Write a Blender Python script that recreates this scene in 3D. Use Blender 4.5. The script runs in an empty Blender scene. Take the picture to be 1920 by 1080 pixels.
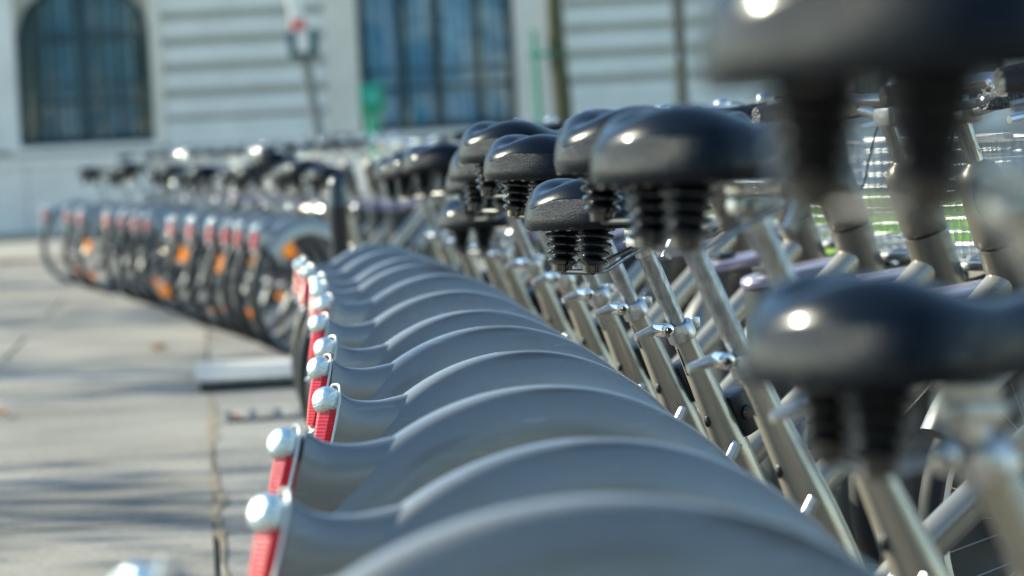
import bpy, bmesh, math, random
from mathutils import Vector, Matrix
random.seed(11)
R = math.radians
S = bpy.context.scene
C = S.collection

# ---------------------------------------------------------------- camera
cam_d = bpy.data.cameras.new('camera')
cam = bpy.data.objects.new('camera', cam_d); C.objects.link(cam)
S.camera = cam
cam_d.sensor_width = 36.0
cam_d.lens = 116.25
cam_d.clip_start = 0.05
cam_d.clip_end = 600
cam.matrix_world = (Matrix.Translation((0, 0, 1.04)) @ Matrix.Rotation(R(90) - math.atan(277 / 6200), 4, 'X')
                    @ Matrix.Rotation(R(-3), 4, 'Z'))
cam_d.dof.use_dof = True
cam_d.dof.focus_distance = 5.25
cam_d.dof.aperture_fstop = 116.25 / 25.5
cam_d.dof.aperture_blades = 0

# ---------------------------------------------------------------- sky and sun
SUN_EL, SUN = 29.0, Vector((-0.88, 0.34, 0.0)).normalized()
world = bpy.data.worlds.new('World'); S.world = world; world.use_nodes = True
nt = world.node_tree
bg = nt.nodes['Background']
sky = nt.nodes.new('ShaderNodeTexSky'); sky.sky_type = 'NISHITA'; sky.sun_disc = False
sky.sun_elevation = R(SUN_EL); sky.sun_rotation = math.atan2(SUN.x, SUN.y)
sky.air_density = 1.0; sky.dust_density = 0.15; sky.ozone_density = 2.0
nt.links.new(sky.outputs[0], bg.inputs[0]); bg.inputs[1].default_value = 0.15
sl = bpy.data.lights.new('sun', 'SUN'); sl.energy = 5.0; sl.angle = R(0.53); sl.color = (1.0, 0.915, 0.76)
sun = bpy.data.objects.new('sun', sl); C.objects.link(sun)
sd = Vector((SUN.x * math.cos(R(SUN_EL)), SUN.y * math.cos(R(SUN_EL)), math.sin(R(SUN_EL))))
sun.rotation_euler = sd.to_track_quat('Z', 'Y').to_euler(); sun.location = (-5, 5, 12)
S.view_settings.view_transform = 'Standard'; S.view_settings.look = 'None'
S.view_settings.exposure = 1.0; S.view_settings.gamma = 1.0; S.view_settings.use_curve_mapping = False
S.view_settings.use_white_balance = True
S.view_settings.white_balance_temperature = 6500; S.view_settings.white_balance_tint = 0
S.cycles.use_denoising = True
S.cycles.max_bounces = 7; S.cycles.glossy_bounces = 4; S.cycles.diffuse_bounces = 3
S.cycles.transmission_bounces = 4; S.cycles.transparent_max_bounces = 8
S.cycles.caustics_reflective = False; S.cycles.caustics_refractive = False
S.cycles.sample_clamp_indirect = 6.0

# ---------------------------------------------------------------- materials
def mat(name, col, rough=.5, metal=0., coat=0., crough=.12, noise=None, bump=None, spec=None, col2=None, alpha=None, aniso=None):
    m = bpy.data.materials.new(name); m.use_nodes = True
    t = m.node_tree; p = t.nodes['Principled BSDF']
    p.inputs['Base Color'].default_value = (*col, 1)
    p.inputs['Roughness'].default_value = rough
    p.inputs['Metallic'].default_value = metal
    if coat: p.inputs['Coat Weight'].default_value = coat; p.inputs['Coat Roughness'].default_value = crough
    if spec is not None: p.inputs['Specular IOR Level'].default_value = spec
    tc = t.nodes.new('ShaderNodeTexCoord')
    if noise:
        scale, c2, lo, hi = noise[:4]
        n = t.nodes.new('ShaderNodeTexNoise'); n.inputs['Scale'].default_value = scale; n.inputs['Detail'].default_value = 6
        n.inputs['Roughness'].default_value = .62
        if len(noise) > 4:
            mp = t.nodes.new('ShaderNodeMapping'); mp.inputs['Scale'].default_value = noise[4]
            t.links.new(tc.outputs['Object'], mp.inputs[0]); t.links.new(mp.outputs[0], n.inputs['Vector'])
        else: t.links.new(tc.outputs['Object'], n.inputs['Vector'])
        r = t.nodes.new('ShaderNodeValToRGB')
        r.color_ramp.elements[0].position = lo; r.color_ramp.elements[1].position = hi
        r.color_ramp.elements[0].color = (*col, 1); r.color_ramp.elements[1].color = (*c2, 1)
        t.links.new(n.outputs[0], r.inputs[0]); t.links.new(r.outputs[0], p.inputs['Base Color'])
        mr = t.nodes.new('ShaderNodeMapRange'); mr.inputs[3].default_value = max(.03, rough - .08); mr.inputs[4].default_value = rough + .1
        t.links.new(n.outputs[0], mr.inputs[0]); t.links.new(mr.outputs[0], p.inputs['Roughness'])
    if bump:
        kind, scale, dist, strength = bump
        if kind == 'voronoi':
            b = t.nodes.new('ShaderNodeTexVoronoi'); out = b.outputs['Distance']
        else:
            b = t.nodes.new('ShaderNodeTexNoise'); b.inputs['Detail'].default_value = 5; out = b.outputs[0]
        if kind == 'wave':
            t.nodes.remove(b); b = t.nodes.new('ShaderNodeTexWave'); b.bands_direction = 'Z'; out = b.outputs['Fac']; b.inputs['Distortion'].default_value = .6
        b.inputs['Scale'].default_value = scale
        t.links.new(tc.outputs['Object'], b.inputs['Vector'])
        bn = t.nodes.new('ShaderNodeBump'); bn.inputs['Distance'].default_value = dist; bn.inputs['Strength'].default_value = strength
        t.links.new(out, bn.inputs['Height']); t.links.new(bn.outputs[0], p.inputs['Normal'])
    return m

M = {}
M['fender'] = mat('grey_fender_paint', (.19, .20, .20), .34, .25, 1.0, .14, noise=(7, (.24, .245, .235), .35, .7), bump=('noise', 60, .0006, .3))
def dusty(m):
    t = m.node_tree; p = t.nodes['Principled BSDF']; N = t.nodes.new; L = t.links.new
    src = p.inputs['Base Color'].links[0].from_socket
    tc = N('ShaderNodeTexCoord'); oi = N('ShaderNodeObjectInfo'); ad = N('ShaderNodeVectorMath'); ad.operation = 'ADD'
    L(tc.outputs['Object'], ad.inputs[0]); L(oi.outputs['Location'], ad.inputs[1])
    n = N('ShaderNodeTexNoise'); n.inputs['Scale'].default_value = 3.2; n.inputs['Detail'].default_value = 9; n.inputs['Roughness'].default_value = .7
    L(ad.outputs[0], n.inputs['Vector'])
    rp = N('ShaderNodeMapRange'); rp.inputs[1].default_value = .42; rp.inputs[2].default_value = .72; rp.inputs[4].default_value = .55; L(n.outputs[0], rp.inputs[0])
    mx = N('ShaderNodeMix'); mx.data_type = 'RGBA'; L(rp.outputs[0], mx.inputs[0]); L(src, mx.inputs[6]); mx.inputs[7].default_value = (.25, .235, .205, 1)
    L(mx.outputs[2], p.inputs['Base Color'])
    cr = N('ShaderNodeMapRange'); cr.inputs[1].default_value = .35; cr.inputs[2].default_value = .7; cr.inputs[3].default_value = .08; cr.inputs[4].default_value = .32
    L(n.outputs[0], cr.inputs[0]); L(cr.outputs[0], p.inputs['Coat Roughness'])
    sc = N('ShaderNodeTexNoise'); sc.inputs['Scale'].default_value = 26; sc.inputs['Detail'].default_value = 3
    mp2 = N('ShaderNodeMapping'); mp2.inputs['Scale'].default_value = (.35, 1, 3.2); mp2.inputs['Rotation'].default_value = (0, .5, 0); L(ad.outputs[0], mp2.inputs[0]); L(mp2.outputs[0], sc.inputs['Vector'])
    sr = N('ShaderNodeMapRange'); sr.inputs[1].default_value = .64; sr.inputs[2].default_value = .70; sr.inputs[4].default_value = .5; L(sc.outputs[0], sr.inputs[0])
    m3 = N('ShaderNodeMix'); m3.data_type = 'RGBA'; L(sr.outputs[0], m3.inputs[0]); L(mx.outputs[2], m3.inputs[6]); m3.inputs[7].default_value = (.34, .34, .33, 1); L(m3.outputs[2], p.inputs['Base Color'])
    w = N('ShaderNodeTexNoise'); w.inputs['Scale'].default_value = 11; L(ad.outputs[0], w.inputs['Vector'])
    b = N('ShaderNodeBump'); b.inputs['Distance'].default_value = .003; b.inputs['Strength'].default_value = .22
    L(w.outputs[0], b.inputs['Height']); L(b.outputs[0], p.inputs['Normal']); L(b.outputs[0], p.inputs['Coat Normal'])
dusty(M['fender'])
M['paint'] = mat('champagne_metallic_paint', (.44, .385, .305), .28, .5, .4, noise=(14, (.38, .335, .265), .4, .75), bump=('noise', 220, .0004, .2))
M['cowl'] = mat('shaded_champagne_paint', (.165, .145, .12), .34, .4, .3, noise=(14, (.14, .125, .10), .4, .75), bump=('noise', 220, .0004, .2))  # champagne paint with the column's shade put into a darker colour
M['galv'] = mat('galvanised_steel', (.42, .43, .44), .34, .85, 0, noise=(130, (.20, .21, .22), .38, .68, (1, 1, .35)))
M['chrome'] = mat('polished_alloy', (.74, .74, .74), .08, .95)
M['alloy'] = mat('brushed_alloy', (.60, .60, .60), .30, .9, noise=(60, (.45, .45, .45), .4, .7))
M['rubber'] = mat('tyre_rubber', (.009, .010, .012), .6, noise=(30, (.018, .019, .02), .45, .8), bump=('noise', 150, .001, .4))
M['plastic'] = mat('black_plastic', (.010, .011, .014), .32, 0, 0, bump=('noise', 260, .0005, .3))
M['bellows'] = mat('black_rubber_gloss', (.004, .005, .007), .14, 0, 1.0, .05, spec=.5)
M['grip'] = mat('knobbly_grip_rubber', (.018, .018, .02), .5, bump=('voronoi', 190, .004, .8))
M['lens'] = mat('clear_prismatic_lens', (.80, .90, .88), .13, .88, .6, .05, bump=('voronoi', 420, .003, .55))
M['red'] = mat('red_reflector', (.80, .012, .035), .24, 0, .8, .2, bump=('wave', 60, .002, .4))
M['orange'] = mat('amber_reflector', (1.0, .44, .005), .2, 0, .8, bump=('voronoi', 240, .002, .4))
def translucent(m, col, fac):
    t = m.node_tree; out = t.nodes['Material Output']; p = t.nodes['Principled BSDF']
    tl = t.nodes.new('ShaderNodeBsdfTranslucent'); tl.inputs[0].default_value = (*col, 1)
    mx = t.nodes.new('ShaderNodeMixShader'); mx.inputs[0].default_value = fac
    t.links.new(p.outputs[0], mx.inputs[1]); t.links.new(tl.outputs[0], mx.inputs[2]); t.links.new(mx.outputs[0], out.inputs[0])
translucent(M['orange'], (1.0, .55, .02), .6)
translucent(M['red'], (.95, .03, .05), .25)
M['white'] = mat('white_plastic', (.75, .77, .76), .28, 0, .3)
M['rim'] = mat('dull_rim_alloy', (.55, .56, .57), .34, .8)
M['rim_dark'] = mat('glint_subdued_rim_alloy', (.20, .205, .215), .50, .6)  # rim alloy copy darkened in colour to subdue sun glints on rear wheels
M['wire'] = mat('zinc_wire', (.50, .51, .52), .42, .6)
M['lavender'] = mat('lavender_dock_cap', (.27, .24, .33), .25, .1, .5)
M['dock'] = mat('dark_dock_casing', (.035, .042, .045), .4, .1, .1, noise=(6, (.05, .056, .056), .35, .7))
M['cable'] = mat('braided_cable', (.05, .06, .07), .4, .4, bump=('noise', 400, .001, .5))
M['black_metal'] = mat('black_street_paint', (.012, .016, .024), .28, .1, .5)
M['grey_metal'] = mat('grey_street_paint', (.13, .145, .15), .45)
M['green_paint'] = mat('green_enamel', (.0, .24, .15), .35, 0, .3)
M['pale_green'] = mat('pale_green_enamel', (.05, .40, .34), .35, 0, .3)
M['red_paint'] = mat('red_stripe_paint', (.62, .09, .07), .4)
M['white_paint'] = mat('white_stripe_paint', (.78, .76, .73), .4)
M['teal_box'] = mat('dark_teal_box', (.012, .075, .10), .35, 0, .3)
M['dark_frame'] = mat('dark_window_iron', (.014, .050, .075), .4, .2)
M['curtain'] = mat('net_curtain', (.72, .88, .95), .8, noise=(2.2, (.32, .52, .66), .35, .65, (6, 1, .25)))
M['stone'] = mat('ashlar_stone', (.82, .785, .715), .82, noise=(1.6, (.70, .665, .60), .35, .75), bump=('noise', 30, .01, .4))
M['stone_warm'] = mat('warm_ashlar_stone', (.82, .73, .62), .84, noise=(1.2, (.68, .60, .50), .35, .75), bump=('noise', 30, .01, .4))
M['joint'] = mat('recessed_joint_stone', (.45, .425, .35), .9, noise=(5, (.37, .35, .29), .3, .7))
M['low_wall'] = mat('pale_low_wall', (.70, .70, .67), .8, noise=(2.0, (.58, .58, .55), .35, .7), bump=('noise', 20, .01, .4))
M['lawn'] = mat('lawn_soil', (.13, .27, .012), .9, noise=(3, (.20, .34, .02), .3, .7))
M['blade'] = mat('grass_blade', (.26, .46, .015), .6)
M['leaf'] = mat('tree_leaf', (.055, .10, .02), .6, noise=(8, (.09, .13, .03), .3, .7))
M['dry_leaf'] = mat('fallen_dry_leaf', (.42, .14, .035), .7, noise=(20, (.30, .12, .04), .3, .7))
M['bark'] = mat('mossy_bark', (.085, .085, .035), .9, noise=(10, (.05, .045, .03), .3, .7), bump=('noise', 25, .03, .8))

def glass_mat():
    m = bpy.data.materials.new('window_glass'); m.use_nodes = True
    t = m.node_tree; p = t.nodes['Principled BSDF']
    p.inputs['Base Color'].default_value = (.55, .72, .80, 1); p.inputs['Roughness'].default_value = .04
    p.inputs['Transmission Weight'].default_value = 0
    tr = t.nodes.new('ShaderNodeBsdfTransparent'); tr.inputs[0].default_value = (.70, .91, 1, 1)
    gl = t.nodes.new('ShaderNodeBsdfGlossy'); gl.inputs['Roughness'].default_value = .03
    fr = t.nodes.new('ShaderNodeFresnel'); fr.inputs[0].default_value = 1.6
    mx = t.nodes.new('ShaderNodeMixShader'); out = t.nodes['Material Output']
    ma = t.nodes.new('ShaderNodeMath'); ma.operation = 'MULTIPLY_ADD'; ma.inputs[1].default_value = 1.0; ma.inputs[2].default_value = .02
    t.links.new(fr.outputs[0], ma.inputs[0]); t.links.new(ma.outputs[0], mx.inputs[0])
    t.links.new(tr.outputs[0], mx.inputs[1]); t.links.new(gl.outputs[0], mx.inputs[2]); t.links.new(mx.outputs[0], out.inputs[0])
    return m
M['glass'] = glass_mat()

def saddle_mat():
    # vinyl: smooth crown, pebbled flanks below a stitched seam that dips to a point at the back
    m = mat('pebbled_saddle_vinyl', (.004, .007, .012), .30, 0, .20, .08, spec=.10)
    t = m.node_tree; p = t.nodes['Principled BSDF']; N = t.nodes.new; L = t.links.new
    tc = N('ShaderNodeTexCoord'); sp = N('ShaderNodeSeparateXYZ'); L(tc.outputs['Object'], sp.inputs[0])
    def mth(op, a, b=None):
        n = N('ShaderNodeMath'); n.operation = op
        for i, v in enumerate((a, b)):
            if v is None: continue
            if isinstance(v, (int, float)): n.inputs[i].default_value = v
            else: L(v, n.inputs[i])
        return n.outputs[0]
    ay = mth('ABSOLUTE', sp.outputs['Y'])
    seam = mth('ADD', mth('MULTIPLY', mth('SUBTRACT', 1.0, mth('POWER', 2.7182, mth('MULTIPLY', mth('MULTIPLY', ay, ay), -900.0))), .014), .029)
    d = mth('SUBTRACT', sp.outputs['Z'], seam)
    side = N('ShaderNodeMapRange'); L(d, side.inputs[0]); side.inputs[1].default_value = -.0015; side.inputs[2].default_value = .0005
    side.inputs[3].default_value = 1; side.inputs[4].default_value = 0
    v = N('ShaderNodeTexVoronoi'); v.inputs['Scale'].default_value = 620; L(tc.outputs['Object'], v.inputs['Vector'])
    fine = N('ShaderNodeTexNoise'); fine.inputs['Scale'].default_value = 420; L(tc.outputs['Object'], fine.inputs['Vector'])
    groove = N('ShaderNodeMapRange'); L(mth('ABSOLUTE', d), groove.inputs[0]); groove.inputs[1].default_value = 0; groove.inputs[2].default_value = .0022
    h = mth('ADD', mth('ADD', mth('MULTIPLY', mth('MULTIPLY', v.outputs['Distance'], side.outputs[0]), -.9), mth('MULTIPLY', fine.outputs[0], .12)),
            mth('MULTIPLY', groove.outputs[0], .9))
    b = N('ShaderNodeBump'); b.inputs['Distance'].default_value = .0016; b.inputs['Strength'].default_value = .55
    L(h, b.inputs['Height']); L(b.outputs[0], p.inputs['Normal'])
    rr = N('ShaderNodeMapRange'); L(side.outputs[0], rr.inputs[0]); rr.inputs[3].default_value = .24; rr.inputs[4].default_value = .33
    L(rr.outputs[0], p.inputs['Roughness'])
    return m
M['saddle'] = saddle_mat()

def paving_mat(name, c1, c2, sc, seed):
    m = bpy.data.materials.new(name); m.use_nodes = True
    t = m.node_tree; p = t.nodes['Principled BSDF']; N = t.nodes.new; L = t.links.new
    p.inputs['Roughness'].default_value = .85
    tc = N('ShaderNodeTexCoord')
    def nz(scale, det, off):
        mp = N('ShaderNodeMapping'); mp.inputs['Location'].default_value = (off, off * .7, 0)
        n = N('ShaderNodeTexNoise'); n.inputs['Scale'].default_value = scale; n.inputs['Detail'].default_value = det
        L(tc.outputs['Object'], mp.inputs[0]); L(mp.outputs[0], n.inputs['Vector']); return n.outputs[0]
    r = N('ShaderNodeValToRGB'); r.color_ramp.elements[0].position = .36; r.color_ramp.elements[1].position = .66
    r.color_ramp.elements[0].color = (*c1, 1); r.color_ramp.elements[1].color = (*c2, 1)
    L(nz(sc, 7, seed), r.inputs[0])
    r2 = N('ShaderNodeValToRGB'); r2.color_ramp.elements[0].position = .3; r2.color_ramp.elements[1].position = .72
    r2.color_ramp.elements[0].color = (.72, .68, .62, 1); r2.color_ramp.elements[1].color = (1.12, 1.12, 1.14, 1)
    L(nz(38, 6, seed + 3), r2.inputs[0])
    oi = N('ShaderNodeObjectInfo'); om = N('ShaderNodeMapRange'); om.inputs[3].default_value = .80; om.inputs[4].default_value = 1.06; L(oi.outputs['Random'], om.inputs[0])
    mx = N('ShaderNodeMix'); mx.data_type = 'RGBA'; mx.blend_type = 'MULTIPLY'; mx.inputs[0].default_value = 1
    L(r.outputs[0], mx.inputs[6]); L(r2.outputs[0], mx.inputs[7]); vm = N('ShaderNodeVectorMath'); vm.operation = 'SCALE'; L(mx.outputs[2], vm.inputs[0]); L(om.outputs[0], vm.inputs['Scale']); L(vm.outputs[0], p.inputs['Base Color'])
    b = N('ShaderNodeBump'); b.inputs['Distance'].default_value = .004; b.inputs['Strength'].default_value = .6
    L(nz(90, 5, seed), b.inputs['Height']); L(b.outputs[0], p.inputs['Normal'])
    return m
M['pave'] = paving_mat('worn_concrete_paving', (.20, .186, .160), (.345, .320, .280), .8, 1)
M['pave2'] = paving_mat('granite_paving', (.215, .205, .188), (.345, .33, .30), 1.7, 5)
M['pave_light'] = paving_mat('pale_concrete', (.50, .48, .44), (.62, .60, .55), 3.0, 2)
M['road'] = paving_mat('pale_road', (.40, .38, .34), (.50, .47, .42), .5, 9)
M['seam'] = mat('dirty_joint', (.17, .13, .085), .95, noise=(30, (.28, .23, .16), .3, .7))

# ---------------------------------------------------------------- mesh helpers
class MB:
    def __init__(s): s.v = []; s.f = []
    def add(s, v, f):
        o = len(s.v); s.v += [tuple(p) for p in v]; s.f += [tuple(i + o for i in q) for q in f]; return s
    def box(s, c, d, rot=None, bev=0.0):
        bm = bmesh.new(); bmesh.ops.create_cube(bm, size=1)
        for v in bm.verts: v.co = Vector((v.co.x * d[0], v.co.y * d[1], v.co.z * d[2]))
        if bev: bmesh.ops.bevel(bm, geom=bm.edges[:], offset=bev, segments=2, affect='EDGES', profile=.6)
        mt = Matrix.Translation(c) @ (rot.to_4x4() if rot else Matrix.Identity(4))
        bm.verts.ensure_lookup_table(); bm.verts.index_update()
        s.add([mt @ v.co for v in bm.verts], [[v.index for v in f.verts] for f in bm.faces]); bm.free(); return s
    def tube(s, pts, rad, n=10, cap=True, closed=False, flat=None, ref=(0, 1, 0)):
        # flat = ratio of half width along ref to rad
        pts = [Vector(p) for p in pts]; k = len(pts)
        if not isinstance(rad, (list, tuple)): rad = [rad] * k
        vs = []; u = Vector(ref)
        for i, p in enumerate(pts):
            if closed: tan = pts[(i + 1) % k] - pts[i - 1]
            else: tan = pts[min(i + 1, k - 1)] - pts[max(i - 1, 0)]
            tan.normalize()
            u = (u - tan * u.dot(tan))
            if u.length < 1e-5: u = tan.orthogonal()
            u.normalize(); w = tan.cross(u)
            fl = (flat[i] if isinstance(flat, (list, tuple)) else flat) or 1.0
            for j in range(n):
                a = 2 * math.pi * j / n
                vs.append(p + u * (math.cos(a) * rad[i] * fl) + w * (math.sin(a) * rad[i]))
        fs = []
        for i in range(k if closed else k - 1):
            a, b = i * n, ((i + 1) % k) * n
            for j in range(n): fs.append((a + j, a + (j + 1) % n, b + (j + 1) % n, b + j))
        if cap and not closed: fs.append(tuple(range(n))[::-1]); fs.append(tuple((k - 1) * n + j for j in range(n)))
        return s.add(vs, fs)
    def lathe(s, prof, origin=(0, 0, 0), axis=(0, 0, 1), n=20, cap=True):
        q = Vector(axis).to_track_quat('Z', 'Y'); o = Vector(origin); vs = []
        for r, z in prof:
            for j in range(n):
                a = 2 * math.pi * j / n
                vs.append(o + q @ Vector((r * math.cos(a), r * math.sin(a), z)))
        fs = []
        for i in range(len(prof) - 1):
            for j in range(n): fs.append((i * n + j, i * n + (j + 1) % n, (i + 1) * n + (j + 1) % n, (i + 1) * n + j))
        if cap: fs.append(tuple(range(n))[::-1]); fs.append(tuple((len(prof) - 1) * n + j for j in range(n)))
        return s.add(vs, fs)
    def ball(s, c, r, n=12, sc=(1, 1, 1)):
        bm = bmesh.new(); bmesh.ops.create_uvsphere(bm, u_segments=n, v_segments=max(6, n * 2 // 3), radius=r)
        bm.verts.index_update()
        s.add([Vector(c) + Vector((v.co.x * sc[0], v.co.y * sc[1], v.co.z * sc[2])) for v in bm.verts],
              [[v.index for v in f.verts] for f in bm.faces]); bm.free(); return s
    def mesh(s, name, m, smooth=True, angle=35):
        me = bpy.data.meshes.new(name); me.from_pydata(s.v, [], s.f); me.materials.append(m)
        bm = bmesh.new(); bm.from_mesh(me); bmesh.ops.recalc_face_normals(bm, faces=bm.faces[:]); bm.to_mesh(me); bm.free()
        if smooth:
            me.polygons.foreach_set('use_smooth', [True] * len(me.polygons))
            me.set_sharp_from_angle(angle=R(angle))
        me.update(); return me
    def obj(s, name, m, parent=None, loc=(0, 0, 0), smooth=True, angle=35):
        o = bpy.data.objects.new(name, s.mesh(name, m, smooth, angle)); C.objects.link(o)
        o.location = loc
        if parent: o.parent = parent
        return o

def empty(name, loc=(0, 0, 0), rz=0.0, parent=None):
    o = bpy.data.objects.new(name, None); C.objects.link(o); o.empty_display_size = .1
    o.location = loc; o.rotation_euler = (0, 0, rz)
    if parent: o.parent = parent
    return o
def tag(o, label=None, cat=None, group=None, kind=None):
    if label: o['label'] = label
    if cat: o['category'] = cat
    if group: o['group'] = group
    if kind: o['kind'] = kind
    return o
def copy_tree(o, kids, parent=None):
    c = o.copy(); C.objects.link(c); c.parent = parent
    for ch in kids.get(o, []): copy_tree(ch, kids, c)
    return c
def share(name, src, parent, loc=(0, 0, 0), rot=None):
    o = bpy.data.objects.new(name, src.data); C.objects.link(o); o.parent = parent; o.location = loc
    if rot: o.rotation_euler = rot
    return o
def lerp(a, b, t): return a + (b - a) * t
def spline(pts, n):
    # Catmull-Rom through the points
    P = [Vector(p) for p in pts]; P = [P[0] * 2 - P[1]] + P + [P[-1] * 2 - P[-2]]; out = []
    for i in range(1, len(P) - 2):
        for k in range(n):
            t = k / n; a, b, c, d = P[i - 1:i + 3]
            out.append(.5 * ((2 * b) + (c - a) * t + (2 * a - 5 * b + 4 * c - d) * t * t + (3 * b - a - 3 * c + d) * t ** 3))
    out.append(P[-2]); return out

# ================================================================= THE BICYCLE
WR = .34
def make_wheel(parent, loc, spin, w_hub=.09, nspoke=32, rm='rim_dark'):
    cr = [(math.cos(2 * math.pi * i / 56), math.sin(2 * math.pi * i / 56)) for i in range(56)]
    rim = MB()
    prof = [(.290, -.010), (.290, .010), (.296, .013), (.312, .0135), (.314, .010), (.314, -.010), (.312, -.0135), (.296, -.013)]
    vs = []; fs = []; n = len(prof)
    for c_, s_ in cr:
        for r, y in prof: vs.append((r * c_, y, r * s_))
    for i in range(56):
        for j in range(n): fs.append((i * n + j, i * n + (j + 1) % n, ((i + 1) % 56) * n + (j + 1) % n, ((i + 1) % 56) * n + j))
    rim.add(vs, fs)
    wh = rim.obj('wheel', M[rm], parent, loc)
    MB().tube([(.321 * a, 0, .321 * b) for a, b in cr], .0190, n=12, closed=True, flat=1.30).obj('tyre', M['rubber'], wh)
    st = MB()
    for sg in (-1, 1): st.tube([(.321 * a, sg * .0235, .321 * b) for a, b in cr], .0011, n=5, closed=True)
    st.obj('reflective_stripe', M['white'], wh)
    MB().lathe([(.012, -w_hub / 2 - .015), (.012, -w_hub / 2), (.036, -w_hub / 2 + .004), (.036, -w_hub / 2 + .012), (.024, -w_hub / 2 + .02),
                (.024, w_hub / 2 - .02), (.036, w_hub / 2 - .012), (.036, w_hub / 2 - .004), (.012, w_hub / 2), (.012, w_hub / 2 + .015)], axis=(0, 1, 0), n=18).obj('hub', M[rm], wh)
    sp = MB()
    for i in range(nspoke):
        sg = 1 if i % 2 else -1; a = 2 * math.pi * i / nspoke; b = a + (.42 if (i // 2) % 2 else -.42)
        sp.tube([(.032 * math.cos(b), sg * (w_hub / 2 - .008), .032 * math.sin(b)), (.292 * math.cos(a), 0, .292 * math.sin(a))], .0011, n=4, cap=False)
    tag(sp.obj('spokes', M[rm], wh), kind='stuff')
    for k in range(2):
        a0 = math.pi * k + .5; rf = MB(); vs = []; fs = []
        for i in range(9):
            a = a0 + (i - 4) * .042; rr = .225 + .02 * (abs(i - 4) / 4)
            for r_, y in ((rr - .022, -.011), (rr + .022, -.011), (rr + .022, .011), (rr - .022, .011)): vs.append((r_ * math.cos(a), y, r_ * math.sin(a)))
        for i in range(8):
            for j in range(4): fs.append((i * 4 + j, i * 4 + (j + 1) % 4, i * 4 + 4 + (j + 1) % 4, i * 4 + 4 + j))
        fs += [(0, 1, 2, 3), (32, 33, 34, 35)]
        rf.add(vs, fs).obj('wheel_reflector', M['orange'], wh)
    wh.rotation_euler = (0, spin, 0)
    return wh

def band(cx, cz, r, a0, a1, hw, depth, rtop, n=40):
    # inverted-U mudguard section swept along an arc; angles from +x towards +z
    half = [(hw * 1.14, -depth), (hw * 1.12, -depth * .78), (hw * 1.05, -depth * .56), (hw * .93, -depth * .36), (hw * .76, -depth * .19),
            (hw * .64, -depth * .105), (hw * .55, -depth * .060), (hw * .43, -depth * .030), (hw * .27, -depth * .010), (0.0, 0.0)]
    sec = [(-y, z) for y, z in half] + [(y, z) for y, z in half[-2::-1]]
    t_ = .0028; inner = [(y * (1 - t_ / hw) if abs(y) > 1e-6 else 0, z - (t_ if z > -depth * .5 else 0)) for y, z in sec][::-1]
    ring = sec + inner; m = len(ring); vs = []; fs = []
    for i in range(n + 1):
        a = R(lerp(a0, a1, i / n))
        for y, z in ring: vs.append((cx + (r + z) * math.cos(a), y, cz + (r + z) * math.sin(a)))
    for i in range(n):
        for j in range(m): fs.append((i * m + j, i * m + (j + 1) % m, (i + 1) * m + (j + 1) % m, (i + 1) * m + j))
    k = len(sec)
    for base in (0, n * m):
        for j in range(k - 1): fs.append((base + j, base + j + 1, base + m - 2 - j, base + m - 1 - j))
    return vs, fs

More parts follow.
